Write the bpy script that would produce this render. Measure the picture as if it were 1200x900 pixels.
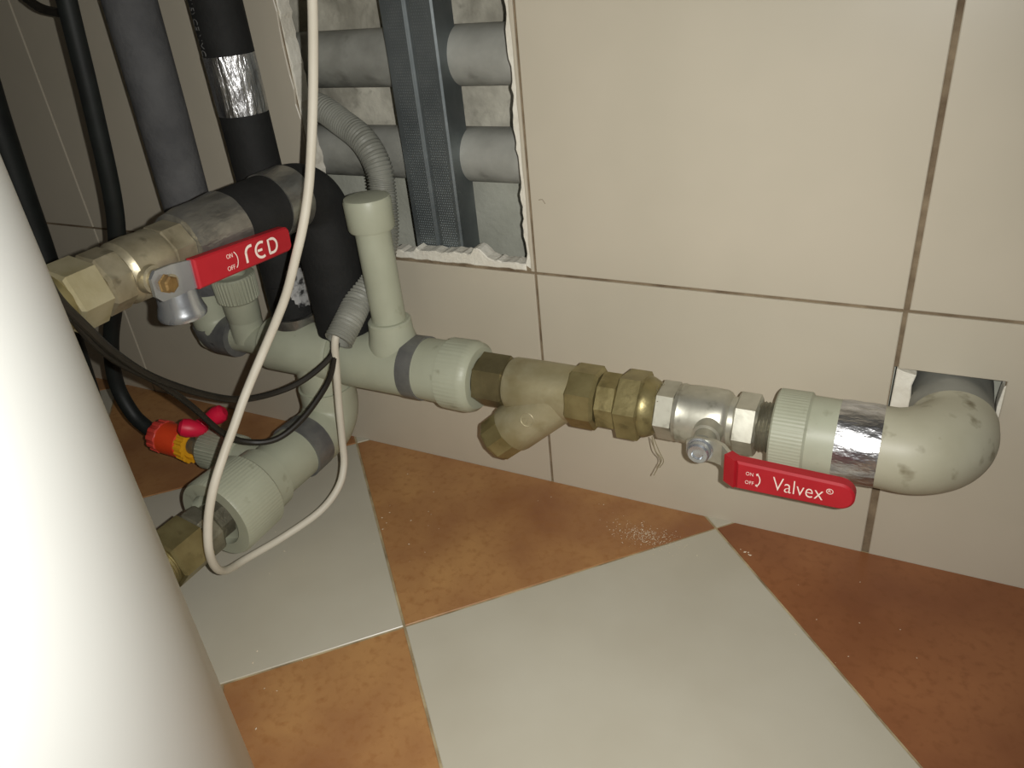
import bpy, bmesh, math, random
from mathutils import Matrix, Vector
random.seed(7)
S = 0.01                                    # all numbers below are centimetres
scn = bpy.context.scene
col = scn.collection
for o in list(bpy.data.objects):
    bpy.data.objects.remove(o)

# ------------------------------------------------------------------ camera
CAM = Vector((24.635, -48.462, 41.253))
AX = Vector((0.88990897, 0.44693797, -0.0911508))      # camera right
AY = Vector((-0.15369586, 0.48195294, 0.8626117))      # camera up
AZ = Vector((0.42946432, -0.75363639, 0.49758676))     # camera back
cd = bpy.data.cameras.new('camera')
cam = bpy.data.objects.new('camera', cd)
col.objects.link(cam)
m3 = Matrix((AX, AY, AZ)).transposed()
cam.matrix_world = Matrix.Translation(CAM * S) @ m3.to_4x4()
cd.sensor_width = 36.0
cd.lens = 910.576 / 1200 * 36
cd.clip_start = 0.01
cd.clip_end = 50
scn.camera = cam

# ------------------------------------------------------------------ light
w = bpy.data.worlds.new('world')
scn.world = w
w.use_nodes = True
w.node_tree.nodes['Background'].inputs[0].default_value = (1.0, 0.95, 0.88, 1)
w.node_tree.nodes['Background'].inputs[1].default_value = 0.03
fl = bpy.data.lights.new('phone_flash', 'SPOT')        # the LED flash beside the lens, a wide soft cone
fl.energy = 8.8
fl.color = (1.0, 0.985, 0.945)
fl.shadow_soft_size = 0.002
fl.spot_size = math.radians(128)
fl.spot_blend = 1.0
flo = bpy.data.objects.new('phone_flash', fl)
flo.matrix_world = Matrix.Translation((CAM + AX * 1.5 + AY * 0.25) * S) @ (
    m3 @ Matrix.Rotation(math.radians(4), 3, 'Y') @ Matrix.Rotation(math.radians(-3), 3, 'X')).to_4x4()
col.objects.link(flo)
vs = scn.view_settings
vs.view_transform = 'Standard'
vs.look = 'None'
vs.gamma = 1.0
vs.use_curve_mapping = False
vs.exposure = 0.0

# ------------------------------------------------------------------ materials
def srgb(r, g, b):
    f = lambda c: (c / 12.92 if c <= 0.04045 else ((c + 0.055) / 1.055) ** 2.4)
    return (f(r / 255), f(g / 255), f(b / 255), 1)

MATS = {}
def mat(name, c1, c2=None, rough=0.5, metal=0.0, scale=20.0, bump=0.0, bscale=60.0, detail=4.0,
        lo=0.35, hi=0.65, stretch=None, spec=0.5, c3=None, scale3=200.0, lo3=0.62, hi3=0.72, rough2=None, coat=0.0):
    m = bpy.data.materials.new(name)
    m.use_nodes = True
    nt = m.node_tree
    N, L = nt.nodes, nt.links
    b = N['Principled BSDF']
    b.inputs['Roughness'].default_value = rough
    b.inputs['Metallic'].default_value = metal
    b.inputs['Specular IOR Level'].default_value = spec
    if coat:
        b.inputs['Coat Weight'].default_value = coat
        b.inputs['Coat Roughness'].default_value = 0.15
    tc = N.new('ShaderNodeTexCoord')
    vec = tc.outputs['Object']
    if stretch:
        mp = N.new('ShaderNodeMapping')
        mp.inputs['Scale'].default_value = stretch
        L.new(vec, mp.inputs[0])
        vec = mp.outputs[0]
    def noise(sc, det=4.0):
        n = N.new('ShaderNodeTexNoise')
        n.inputs['Scale'].default_value = sc
        n.inputs['Detail'].default_value = det
        L.new(vec, n.inputs['Vector'])
        return n.outputs['Fac']
    def ramp(fac, a, bb, ca, cb):
        r = N.new('ShaderNodeValToRGB')
        r.color_ramp.elements[0].position = a
        r.color_ramp.elements[1].position = bb
        r.color_ramp.elements[0].color = ca
        r.color_ramp.elements[1].color = cb
        L.new(fac, r.inputs[0])
        return r.outputs[0]
    if c2 is None:
        c2 = tuple(v * 0.86 for v in c1[:3]) + (1,)
    nf = noise(scale, detail)
    out = ramp(nf, lo, hi, c1, c2)
    if c3 is not None:
        f3 = ramp(noise(scale3, 3.0), lo3, hi3, (0, 0, 0, 1), (1, 1, 1, 1))
        mx = N.new('ShaderNodeMixRGB')
        L.new(f3, mx.inputs[0])
        L.new(out, mx.inputs[1])
        mx.inputs[2].default_value = c3
        out = mx.outputs[0]
    L.new(out, b.inputs['Base Color'])
    if rough2 is not None:
        r = ramp(nf, lo, hi, (rough,) * 3 + (1,), (rough2,) * 3 + (1,))
        L.new(r, b.inputs['Roughness'])
    if bump:
        bn = N.new('ShaderNodeBump')
        bn.inputs['Strength'].default_value = bump
        bn.inputs['Distance'].default_value = 0.002
        L.new(noise(bscale, 5.0), bn.inputs['Height'])
        L.new(bn.outputs[0], b.inputs['Normal'])
    MATS[name] = m
    return m

mat('wall_tile', srgb(200, 191, 172), srgb(192, 184, 165), rough=0.34, scale=7, spec=0.35)
mat('grout', srgb(142, 126, 102), srgb(104, 88, 68), rough=0.9, scale=60, bump=0.3, bscale=400)
mat('floor_grout', srgb(196, 180, 142), srgb(140, 122, 92), rough=0.9, scale=50, bump=0.3, bscale=400)
mat('floor_tile_beige', srgb(200, 195, 178), srgb(192, 186, 168), rough=0.3, scale=9, spec=0.35)
mat('floor_tile_ochre', srgb(190, 144, 92), srgb(150, 102, 68), rough=0.42, scale=11, detail=10, lo=0.32, hi=0.68,
    bump=0.1, bscale=160, c3=srgb(156, 106, 62), scale3=160, lo3=0.5, hi3=0.9, spec=0.35)
mat('floor_tile_russet', srgb(160, 106, 68), srgb(134, 84, 54), rough=0.42, scale=11, detail=10, lo=0.32, hi=0.68,
    bump=0.1, bscale=160, c3=srgb(128, 80, 48), scale3=160, lo3=0.5, hi3=0.9, spec=0.35)
mat('gypsum', srgb(238, 234, 220), srgb(224, 218, 202), rough=0.9, scale=60, bump=0.4, bscale=260)
mat('concrete', srgb(206, 202, 186), srgb(158, 154, 140), rough=0.95, scale=30, detail=8, bump=1.0, bscale=90,
    c3=srgb(140, 136, 124), scale3=90, lo3=0.6, hi3=0.8)
mat('cement', srgb(186, 187, 174), srgb(168, 169, 156), rough=0.9, scale=25, bump=0.35, bscale=200)
mat('ppr', srgb(178, 181, 160), srgb(168, 170, 149), rough=0.42, scale=25, spec=0.4,
    c3=srgb(128, 126, 104), scale3=60, lo3=0.66, hi3=0.82)
mat('ppr_dirty', srgb(186, 183, 162), srgb(170, 166, 144), rough=0.45, scale=20, spec=0.4,
    c3=srgb(120, 112, 88), scale3=70, lo3=0.6, hi3=0.76)
mat('grey_tape', srgb(128, 128, 124), srgb(104, 104, 104), rough=0.42, metal=0.35, scale=60, bump=0.25, bscale=180)
mat('foil', srgb(215, 215, 216), srgb(165, 165, 168), rough=0.33, metal=1.0, scale=80, bump=0.9, bscale=75, stretch=(0.8, 1.7, 1.7))
mat('foil_long', srgb(235, 235, 235), srgb(165, 165, 168), rough=0.26, metal=1.0, scale=60, bump=1.0, bscale=110, stretch=(2.6, 2.6, 0.45))
mat('foil_dull', srgb(176, 174, 166), srgb(136, 134, 128), rough=0.3, metal=0.8, scale=50, bump=0.7, bscale=90, stretch=(1.4, 0.7, 1.4))
mat('black_foam', srgb(36, 36, 35), srgb(30, 30, 29), rough=0.75, scale=60, bump=0.2, bscale=300, spec=0.3)
mat('grey_foam', srgb(100, 100, 100), srgb(84, 84, 85), rough=0.85, scale=40, bump=0.35, bscale=300, spec=0.3)
mat('cavity_pipe', srgb(170, 170, 162), srgb(138, 138, 130), rough=0.5, scale=28, detail=7, bump=0.15, bscale=150,
    c3=srgb(104, 103, 96), scale3=45, lo3=0.6, hi3=0.8)
mat('brass_satin', srgb(180, 171, 140), srgb(158, 148, 112), rough=0.5, metal=0.45, scale=35, detail=6, bump=0.12, bscale=300,
    c3=srgb(152, 140, 102), scale3=60, lo3=0.55, hi3=0.8)
mat('brass', srgb(164, 152, 108), srgb(134, 122, 82), rough=0.4, metal=0.65, scale=50, detail=6, bump=0.12, bscale=300,
    c3=srgb(100, 90, 60), scale3=90, lo3=0.58, hi3=0.8)
mat('brass_dark', srgb(138, 128, 94), srgb(110, 100, 72), rough=0.42, metal=0.7, scale=50, bump=0.15, bscale=300)
mat('nickel', srgb(200, 198, 184), srgb(168, 165, 150), rough=0.42, metal=0.7, scale=45, detail=6, bump=0.04, bscale=300,
    c3=srgb(120, 116, 100), scale3=90, lo3=0.62, hi3=0.82)
mat('nickel_dark', srgb(150, 146, 128), srgb(112, 108, 92), rough=0.4, metal=0.65, scale=60, bump=0.3, bscale=400)
mat('warm_nickel', srgb(196, 187, 160), srgb(162, 152, 126), rough=0.42, metal=0.7, scale=55, detail=6, bump=0.2, bscale=140,
    c3=srgb(110, 102, 80), scale3=90, lo3=0.6, hi3=0.8)
mat('chrome', srgb(200, 204, 208), srgb(180, 184, 188), rough=0.26, metal=0.8, scale=40, bump=0.05, bscale=200)
mat('rust', srgb(150, 122, 74), srgb(116, 88, 52), rough=0.5, metal=0.5, scale=80, bump=0.2, bscale=400)
mat('red_vinyl', srgb(178, 32, 42), srgb(168, 27, 37), rough=0.5, scale=40, spec=0.35)
mat('white_print', srgb(244, 226, 214), srgb(238, 220, 208), rough=0.6)
mat('pale_print', srgb(150, 150, 146), srgb(120, 120, 118), rough=0.7)
mat('white_enamel', srgb(238, 240, 236), srgb(232, 234, 230), rough=0.5, scale=6, spec=0.4)
mat('steel_stud', srgb(142, 149, 150), srgb(120, 127, 129), rough=0.48, metal=0.8, scale=30, bump=0.06, bscale=200)
mat('conduit', srgb(150, 150, 140), srgb(134, 134, 124), rough=0.5, scale=50, spec=0.4)
mat('white_pvc', srgb(216, 210, 194), srgb(206, 199, 182), rough=0.5, scale=30, spec=0.4)
mat('black_pvc', srgb(40, 36, 29), srgb(31, 28, 23), rough=0.5, scale=60, spec=0.4)
mat('hose_rubber', srgb(30, 34, 32), srgb(24, 26, 25), rough=0.55, scale=60, spec=0.4)
mat('orange_plastic', srgb(238, 78, 36), srgb(228, 66, 34), rough=0.45, scale=40)
mat('red_plastic', srgb(228, 84, 70), srgb(214, 66, 56), rough=0.45, scale=40)
mat('yellow_plastic', srgb(248, 184, 40), srgb(236, 168, 30), rough=0.45, scale=40)
mat('crimson_plastic', srgb(226, 26, 66), srgb(210, 20, 58), rough=0.45, scale=40)
mat('sleeve_grey', srgb(150, 150, 142), srgb(132, 132, 124), rough=0.6, scale=40)
mat('foil_scuff', srgb(190, 190, 188), srgb(60, 60, 60), rough=0.45, metal=0.3, scale=170, lo=0.45, hi=0.6)
mat('crumb', srgb(226, 214, 192), srgb(206, 192, 166), rough=0.9)
mat('hemp', srgb(150, 140, 110), srgb(120, 110, 84), rough=0.9)
mat('dark_gap', srgb(40, 36, 30), srgb(30, 27, 22), rough=0.9)

# ------------------------------------------------------------------ mesh helpers
class MB:
    def __init__(s):
        s.v, s.f, s.mi = [], [], []
    def face(s, idx, mi=0):
        s.f.append(idx); s.mi.append(mi)
    def lathe(s, o, axis, prof, seg=40, phase=0.0, cap0=True, cap1=True, ribs=None, up=None, mi=0, wob=0.0):
        """prof: (t, r) or (t, r, ribbed) along axis from o; seg=6 makes a hexagon"""
        o = Vector(o); a = Vector(axis).normalized()
        u = Vector(up) if up else (Vector((0, 0, 1)) if abs(a.z) < 0.9 else Vector((1, 0, 0)))
        u = (u - a * u.dot(a)).normalized(); v = a.cross(u)
        base = len(s.v)
        for p in prof:
            t, r = p[0], p[1]
            rb = len(p) > 2 and p[2]
            for k in range(seg):
                th = 2 * math.pi * k / seg + phase
                rr = r
                if rb and ribs:
                    rr = r + ribs[1] * (1 if (k * ribs[0] * 2 // seg) % 2 == 0 else -1)
                if wob:
                    rr += wob * (math.sin(3 * th + t * 2.3) + math.sin(7 * th - t * 3.1) * 0.6 + random.uniform(-1, 1) * 0.5)
                s.v.append(o + a * t + (u * math.cos(th) + v * math.sin(th)) * rr)
        n = len(prof)
        for i in range(n - 1):
            for k in range(seg):
                k2 = (k + 1) % seg
                s.face((base + i * seg + k, base + i * seg + k2, base + (i + 1) * seg + k2, base + (i + 1) * seg + k), mi)
        if cap0: s.face(tuple(base + k for k in reversed(range(seg))), mi)
        if cap1: s.face(tuple(base + (n - 1) * seg + k for k in range(seg)), mi)
        return s
    def tube(s, path, r, seg=24, cap=True, mi=0):
        P = [Vector(p) for p in path]; n = len(P)
        R = r if isinstance(r, (list, tuple)) else [r] * n
        T = []
        for i in range(n):
            T.append((P[min(i + 1, n - 1)] - P[max(i - 1, 0)]).normalized())
        u = Vector((0, 0, 1)) if abs(T[0].z) < 0.9 else Vector((1, 0, 0))
        base = len(s.v)
        for i in range(n):
            u = (u - T[i] * u.dot(T[i])).normalized(); v = T[i].cross(u)
            for k in range(seg):
                th = 2 * math.pi * k / seg
                s.v.append(P[i] + (u * math.cos(th) + v * math.sin(th)) * R[i])
        for i in range(n - 1):
            for k in range(seg):
                k2 = (k + 1) % seg
                s.face((base + i * seg + k, base + i * seg + k2, base + (i + 1) * seg + k2, base + (i + 1) * seg + k), mi)
        if cap:
            s.face(tuple(base + k for k in reversed(range(seg))), mi)
            s.face(tuple(base + (n - 1) * seg + k for k in range(seg)), mi)
        return s
    def box(s, a, b, mi=0, mif=None):
        x0, y0, z0 = a; x1, y1, z1 = b
        base = len(s.v)
        for z in (z0, z1):
            for (x, y) in ((x0, y0), (x1, y0), (x1, y1), (x0, y1)):
                s.v.append(Vector((x, y, z)))
        for q, f in enumerate([(0, 3, 2, 1), (4, 5, 6, 7), (0, 1, 5, 4), (1, 2, 6, 5), (2, 3, 7, 6), (3, 0, 4, 7)]):
            s.face(tuple(base + i for i in f), mif if (mif is not None and q == 2) else mi)
        return s
    def prism(s, poly, fn, d0, d1, ch=0.0, mi=0, mi_top=None):
        """poly: ccw 2-D outline, fn(a, b, d) -> 3-D; d0 back, d1 front, ch chamfer on the front"""
        n = len(poly); base = len(s.v)
        rings = [(poly, d0)]
        if ch:
            rings += [(poly, d1 - ch), (offset(poly, -ch), d1)]
        else:
            rings += [(poly, d1)]
        for pl, d in rings:
            for (a, b) in pl: s.v.append(Vector(fn(a, b, d)))
        for i in range(len(rings) - 1):
            for k in range(n):
                k2 = (k + 1) % n
                s.face((base + i * n + k, base + i * n + k2, base + (i + 1) * n + k2, base + (i + 1) * n + k), mi)
        s.face(tuple(base + k for k in reversed(range(n))), mi)
        s.face(tuple(base + (len(rings) - 1) * n + k for k in range(n)), mi if mi_top is None else mi_top)
        return s
    def add(s, verts, faces, mi=0):
        base = len(s.v)
        s.v += [Vector(v) for v in verts]
        for f in faces: s.face(tuple(base + i for i in f), mi)
        return s

def offset(poly, d):
    """move every edge of a ccw outline outward by d (inward if negative)"""
    n = len(poly); out = []
    for i in range(n):
        p0, p1, p2 = (Vector(poly[i - 1]), Vector(poly[i]), Vector(poly[(i + 1) % n]))
        e1 = (p1 - p0).normalized(); e2 = (p2 - p1).normalized()
        n1 = Vector((e1.y, -e1.x)); n2 = Vector((e2.y, -e2.x))
        k = 1 + n1.dot(n2)
        q = p1 + (n1 + n2) * (d / max(k, 0.3))
        out.append((q.x, q.y))
    return out

def fillet(pts, R, n=10):
    P = [Vector(p) for p in pts]; out = [P[0]]
    for i in range(1, len(P) - 1):
        a = (P[i - 1] - P[i]).normalized(); b = (P[i + 1] - P[i]).normalized()
        ang = a.angle(b); t = R / math.tan(ang / 2)
        c = P[i] + (a + b).normalized() * (R / math.sin(ang / 2))
        s0 = P[i] + a * t - c; s1 = P[i] + b * t - c
        w_ = s0.angle(s1)
        for k in range(n + 1):
            f = k / n
            out.append(c + (s0 * math.sin((1 - f) * w_) + s1 * math.sin(f * w_)) / math.sin(w_))
    out.append(P[-1])
    return out

def spline(pts, n=10):
    P = [Vector(p) for p in pts]
    P = [P[0] * 2 - P[1]] + P + [P[-1] * 2 - P[-2]]
    out = []
    for i in range(1, len(P) - 2):
        p0, p1, p2, p3 = P[i - 1:i + 3]
        for k in range(n):
            t = k / n
            out.append(0.5 * (2 * p1 + (p2 - p0) * t + (2 * p0 - 5 * p1 + 4 * p2 - p3) * t * t + (3 * p1 - p0 - 3 * p2 + p3) * t ** 3))
    out.append(P[-2])
    return out

def resample(path, step):
    P = [Vector(p) for p in path]; out = [P[0]]; acc = 0.0
    for a, b in zip(P, P[1:]):
        d = (b - a).length
        while acc + d >= step:
            f = (step - acc) / d
            a = a + (b - a) * f; out.append(a.copy()); d = (b - a).length; acc = 0.0
        acc += d
    return out

ROOT = {}
def make(name, mb, mats, origin, smooth=35):
    me = bpy.data.meshes.new(name)
    o = Vector(origin)
    me.from_pydata([tuple((v - o) * S) for v in mb.v], [], mb.f)
    for mm in (mats if isinstance(mats, (list, tuple)) else [mats]):
        me.materials.append(MATS[mm])
    me.polygons.foreach_set('material_index', mb.mi)
    if smooth:
        me.polygons.foreach_set('use_smooth', [True] * len(me.polygons))
        me.set_sharp_from_angle(angle=math.radians(smooth))
    me.update()
    ob = bpy.data.objects.new(name, me)
    col.objects.link(ob)
    return ob

def thing(name, label, cat, loc, group=None):
    o = bpy.data.objects.new(name, None)
    o.empty_display_size = 0.02
    o.location = Vector(loc) * S
    o['label'] = label; o['category'] = cat
    if group: o['group'] = group
    col.objects.link(o)
    ROOT[o.name] = Vector(loc)
    return o

def part(name, mb, mats, parent, label=None, smooth=35, kind=None):
    org = ROOT[parent.name]
    ob = make(name, mb, mats, org, smooth)
    ob.parent = parent
    ROOT[ob.name] = org
    if label: ob['label'] = label
    if kind: ob['kind'] = kind
    return ob

def solo(name, mb, mats, label, cat, group=None, smooth=35):
    lo = [min(v[i] for v in mb.v) for i in range(3)]
    hi = [max(v[i] for v in mb.v) for i in range(3)]
    org = Vector(((lo[0] + hi[0]) / 2, (lo[1] + hi[1]) / 2, lo[2]))
    ob = make(name, mb, mats, org, smooth)
    ob.location = org * S
    ROOT[ob.name] = org
    ob['label'] = label; ob['category'] = cat
    if group: ob['group'] = group
    return ob

def struct(name, mb, mats, smooth=0):
    ob = make(name, mb, mats, (0, 0, 0), smooth)
    ROOT[ob.name] = Vector((0, 0, 0))
    ob['kind'] = 'structure'
    return ob

def hexprof(L, r, c=0.12):
    return [(0, r * 0.88), (c, r), (L - c, r), (L, r * 0.88)]
def thread(L, r, pitch=0.22):
    out = []; t = 0.0
    while t < L - 1e-6:
        out += [(t, r), (min(t + pitch / 2, L), r - 0.09)]
        t += pitch
    out.append((L, r))
    return out
def ragged(x0, x1, n, amp, base):
    return [(x0 + (x1 - x0) * i / n, base + random.uniform(-amp, amp)) for i in range(n + 1)]

# ================================================================== SETTING
# ---- back wall: board with grout face, one object per tile, recess and pipe hole
NX0, NX1, NZ0, NZ1 = -19.45, -0.55, 19.95, 52.4          # opened tile
HX0, HX1, HZ0, HZ1 = 24.9, 31.0, 9.9, 15.45              # hole for the pipe
mb = MB()
xs = [-105, NX0, NX1, HX0, HX1, 80]; zs = [-1.0, HZ0, HZ1, NZ0, NZ1, 122]
for i in range(5):
    for k in range(5):
        xm = (xs[i] + xs[i + 1]) / 2; zm = (zs[k] + zs[k + 1]) / 2
        if (NX0 < xm < NX1 and NZ0 < zm < NZ1) or (HX0 < xm < HX1 and HZ0 < zm < HZ1): continue
        mb.box((xs[i], 0.16, zs[k]), (xs[i + 1], 1.35, zs[k + 1]), 0, 1)
wall = struct('wall_back', mb, ['gypsum', 'grout'])
fnW = lambda a, b, d: (a, -d, b)
G = 0.11
rows = [(-0.1, 19.35 - G), (19.35 + G, 52.35 - G), (52.35 + G, 85.35 - G), (85.35 + G, 118.35)]
def wtile(poly):
    part('tile', MB().prism(poly, fnW, -0.3, random.uniform(0.0, 0.012), 0.05), 'wall_tile', wall, smooth=0)
for (z0, z1) in rows:
    for k in range(-4, 3):
        x0, x1 = 25.0 * k + G, 25.0 * (k + 1) - G
        if k == -1 and z0 > 19 and z0 < 20:              # tile that was broken open
            e = [(NX0 - 0.05 + random.uniform(-0.1, 0.1), z0 + (z1 - z0) * i / 30) for i in range(31)]
            wtile([(x0, z0)] + e + [(x0, z1)])
            e2 = [(NX1 + 0.2 + random.uniform(-0.06, 0.06), z1 - (z1 - z0) * i / 30) for i in range(31)]
            wtile([(x1 + 0.03, z0), (x1 + 0.03, z1)] + e2)
        elif k == 1 and z0 < 1:                          # tile cut around the pipe
            g2 = 0.22
            wtile([(x0 + g2, z0), (x1, z0), (x1, z1), (x0, z1), (x0, HZ1 - 0.05), (HX1 + 0.05, HZ1), (HX1 + 0.1, HZ0), (x0 + g2, HZ0)])
        else:
            g2 = 0.06 if k == 1 else 0.0
            wtile([(x0 + g2, z0), (x1 - (0.05 if k == 0 else 0), z0), (x1 - (0.05 if k == 0 else 0), z1), (x0 + g2, z1)])
# plaster lumps round the opening
pl = ragged(-12.6, -0.75, 40, 0.12, 20.1)
pl = [(x, z + 0.75 * math.exp(-((x + 4.9) / 0.75) ** 2) + (0.25 if -10.6 < x < -6 else 0)) for x, z in pl]
lo_ = ragged(-0.75, -12.6, 24, 0.05, 19.5)
part('plaster_lump', MB().prism([(x, z) for x, z in lo_[::-1]] + pl[::-1], fnW, -1.3, -0.02, 0.08), 'gypsum', wall,
     'white ragged plaster ledge under the opened tile', smooth=0)
pr_ = [(NX1 - 0.12 + random.uniform(-0.16, 0.1), 19.9 + i * 0.45) for i in range(60)]
part('plaster_lump', MB().prism([(-0.3, 19.6), (-0.3, 46.5)] + pr_[::-1], fnW, -1.35, -0.06, 0.05), 'gypsum', wall,
     'white broken plaster edge beside the cavity', smooth=0)
plf = [(NX0 + 0.1 + random.uniform(-0.12, 0.12), 19.9 + i * 0.45) for i in range(71)]
part('plaster_lump', MB().prism([(NX0 - 0.4, 19.8)] + plf + [(NX0 - 0.4, 51.6)], fnW, -1.5, -0.2, 0.05), 'gypsum', wall,
     'white broken plaster edge beside the black insulated pipe', smooth=0)
bl = [(25.0, 11.2), (26.1, 11.2), (26.15, 13.0), (26.05, 14.2), (26.2, 15.0), (25.6, 15.12), (25.05, 15.3)]
part('plaster_lump', MB().prism(bl, fnW, -1.2, -0.1, 0.06), 'gypsum', wall, 'white plaster block at the edge of the pipe hole', smooth=0)
br = [(31.0, 11.5), (31.2, 11.5), (31.2, 15.3), (30.95, 15.0), (30.85, 13.6)]
part('plaster_lump', MB().prism(br, fnW, -1.2, -0.12, 0.03), 'gypsum', wall, 'white plaster flake at the edge of the pipe hole', smooth=0)
# ---- cavity behind the wall
from mathutils import noise as mnoise
mb = MB()
nx, nz = 110, 130
def rough(x, z):
    a = 0.55 if z > 25.5 else 0.06
    return a * (mnoise.noise((x * 0.22, z * 0.22, 0)) + 0.6 * mnoise.noise((x * 0.6, z * 0.5, 3)) + 0.35 * mnoise.noise((x * 1.4, z * 1.1, 7)))
vv = []; ff = []
for j in range(nz + 1):
    for i in range(nx + 1):
        x = -55 + 70 * i / nx; z = 2 + 60 * j / nz
        vv.append((x, 7.6 + rough(x, z) - (0.8 if z < 25 else 0), z))
for j in range(nz):
    for i in range(nx):
        a = j * (nx + 1) + i
        ff.append((a, a + 1, a + nx + 2, a + nx + 1))
for f in ff:
    pass
mb.add(vv, ff, 0)
mb.mi = [1 if vv[f[0]][2] < 25 else 0 for f in ff]
mb.box((-56, 1.36, 1), (15.5, 9, 1.9), 1)  # unseen slabs added to close the cavity all round, keeping world light out
mb.box((-56, 1.36, 62), (15.5, 9, 62.8), 0)
mb.box((-56, 1.36, 1), (-55.2, 9, 62), 0)
mb.box((15, 1.36, 1), (15.6, 9, 62), 0)
mb.box((-56, 8.8, 1), (15.6, 9.2, 62.8), 0)
struct('wall_cavity', mb, ['concrete', 'cement'], 40)
# grey block behind the small pipe hole
mb = MB(); mb.box((22, 3.2, 6), (35, 4.0, 20), 0)
struct('wall_pipe_hole', mb, ['cement'])

# ---- floor: diagonal tiles, each its own object
mb = MB(); mb.box((-105, -125, -2.0), (80, 1.3, -0.09), 0)
floor = struct('floor', mb, ['floor_grout'])
V1 = Vector((-2.98, -18.84)); U_ = Vector((17.48, 17.72)); V_ = Vector((-17.5, 17.9))
def clip(poly, f):
    out = []
    for i in range(len(poly)):
        a, b = poly[i], poly[(i + 1) % len(poly)]
        fa, fb = f(a), f(b)
        if fa >= 0: out.append(a)
        if (fa >= 0) != (fb >= 0):
            t = fa / (fa - fb)
            out.append((a[0] + (b[0] - a[0]) * t, a[1] + (b[1] - a[1]) * t))
    return out
def ftile(u0, u1, v0, v1, brown):
    P = [V1 + U_ * u + V_ * v for (u, v) in ((u0, v0), (u1, v0), (u1, v1), (u0, v1))]
    P = offset([(q.x, q.y) for q in P], -0.085)
    for f in (lambda q: -0.015 - q[1], lambda q: q[1] + 124, lambda q: q[0] + 104, lambda q: 79 - q[0]):
        P = clip(P, f)
        if len(P) < 3: return
    P2 = []
    for q in P:
        if not P2 or (Vector(q) - Vector(P2[-1])).length > 0.02: P2.append(q)
    if len(P2) < 3: return
    part('tile', MB().prism(P2, lambda a, b, d: (a, b, d), -0.6, random.uniform(-0.012, 0.012), 0.035),
         (('floor_tile_russet' if u0 >= 1 else 'floor_tile_ochre') if brown else 'floor_tile_beige'), floor, smooth=0)
for i in range(-7, 6):
    for j in range(-7, 6):
        brown = (i + j) % 2 == 0
        if (i, j) == (-1, -1):
            ftile(-0.5, 0, -1, 0, True); ftile(-1, -0.5, -1, 0, False)
        else:
            ftile(i, i + 1, j, j + 1, brown)

# ================================================================== WHITE TANK
t = thing('water_tank', 'large white enamelled cylindrical water tank standing on the floor tiles', 'water tank', (-19.0, -58.2, 0))
pf = [(0.0, 28.6), (0.4, 29.2), (1.2, 29.2), (1.4, 29.6)]
part('base_ring', MB().lathe((-19.0, -58.2, 0.02), (0, 0, 1), pf, 128), 'white_enamel', t)
pf = [(1.35, 28.5), (1.7, 29.6), (2.4, 30.0), (104, 30.0), (107, 29.2), (109.5, 26.5), (111.2, 20), (112, 10), (112.2, 0.3)]
part('shell', MB().lathe((-19.0, -58.2, 0), (0, 0, 1), pf, 160), 'white_enamel', t)

# ================================================================== PLASTIC PIPE RUN (left)
RY, RZ = -5.5, 12.95
X = (1, 0, 0)
t = thing('plastic_pipe_run', 'grey-green plastic pipe run with two tees, capped riser and lower branch along the wall', 'pipe', (-18, RY, 3.4))
# left tee with the drop
mb = MB()
mb.lathe((-22.9, RY, RZ), X, [(0, 1.7), (0.02, 2.1), (0.25, 2.35), (7.0, 2.35), (7.25, 2.2), (7.27, 1.7)], 48)
mb.tube([(-18.0, RY, RZ), (-18.0, RY, RZ - 3.4)], 2.2, 40)
part('tee', mb, 'ppr', t)
# elbow to the lower branch
LX, LZ = -18.0, 6.0
mb = MB()
mb.tube(fillet([(LX, RY, RZ - 3.3), (LX, RY, LZ), (LX, RY - 4.2, LZ)], 2.3, 14), 2.38, 44)
part('elbow', mb, 'ppr', t)
mb = MB(); mb.lathe((LX, RY - 3.3, LZ), (0, -1, 0), [(0, 2.3), (0.02, 2.44), (1.9, 2.46), (1.92, 2.25)], 56, wob=0.02)
part('tape_band', mb, 'grey_tape', t, 'blue-grey tape wound on the lower pipe')
mb = MB(); mb.lathe((LX, -9.6, LZ), (0, -1, 0), [(0, 2.2), (0.1, 2.28), (5.6, 2.28)], 48)
part('pipe', mb, 'ppr', t)
mb = MB(); mb.lathe((LX, -15.1, LZ), (0, -1, 0), [(-0.9, 2.3), (-0.86, 2.62), (0.75, 2.7), (0.8, 3.05), (0.95, 3.2, 1), (4.45, 3.26, 1), (4.7, 3.14), (4.72, 2.2), (4.2, 2.1), (4.0, 1.6)], 280, ribs=(70, 0.01), cap1=True)
part('collar', mb, 'ppr', t, 'thick threaded plastic collar on the lower branch')
# short pipe between the tees, middle tee with riser
mb = MB(); mb.lathe((-15.75, RY, RZ), X, [(0, 2.0), (1.2, 2.0)], 40)
part('pipe', mb, 'ppr', t)
mb = MB()
mb.lathe((-14.75, RY, RZ), X, [(0, 1.8), (0.02, 2.25), (0.25, 2.45), (6.3, 2.45)], 48)
mb.lathe((-10.0, RY, RZ + 1.2), (0, 0, 1), [(0, 1.95), (0.9, 1.9), (1.6, 1.72), (2.6, 1.66), (2.7, 1.55), (2.72, 1.3)], 40)
part('tee', mb, 'ppr', t)
mb = MB(); mb.lathe((-10.0, RY, RZ + 2.6), (0, 0, 1), [(0, 1.3), (8.9, 1.3)], 40)
part('riser', mb, 'ppr', t)
mb = MB(); mb.lathe((-10.0, RY, 24.0), (0, 0, 1), [(0, 1.3), (0.03, 1.62), (0.2, 1.7), (2.1, 1.72), (2.35, 1.62), (2.42, 1.3), (2.45, 0.2)], 44)
part('riser_cap', mb, 'ppr', t)
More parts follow.
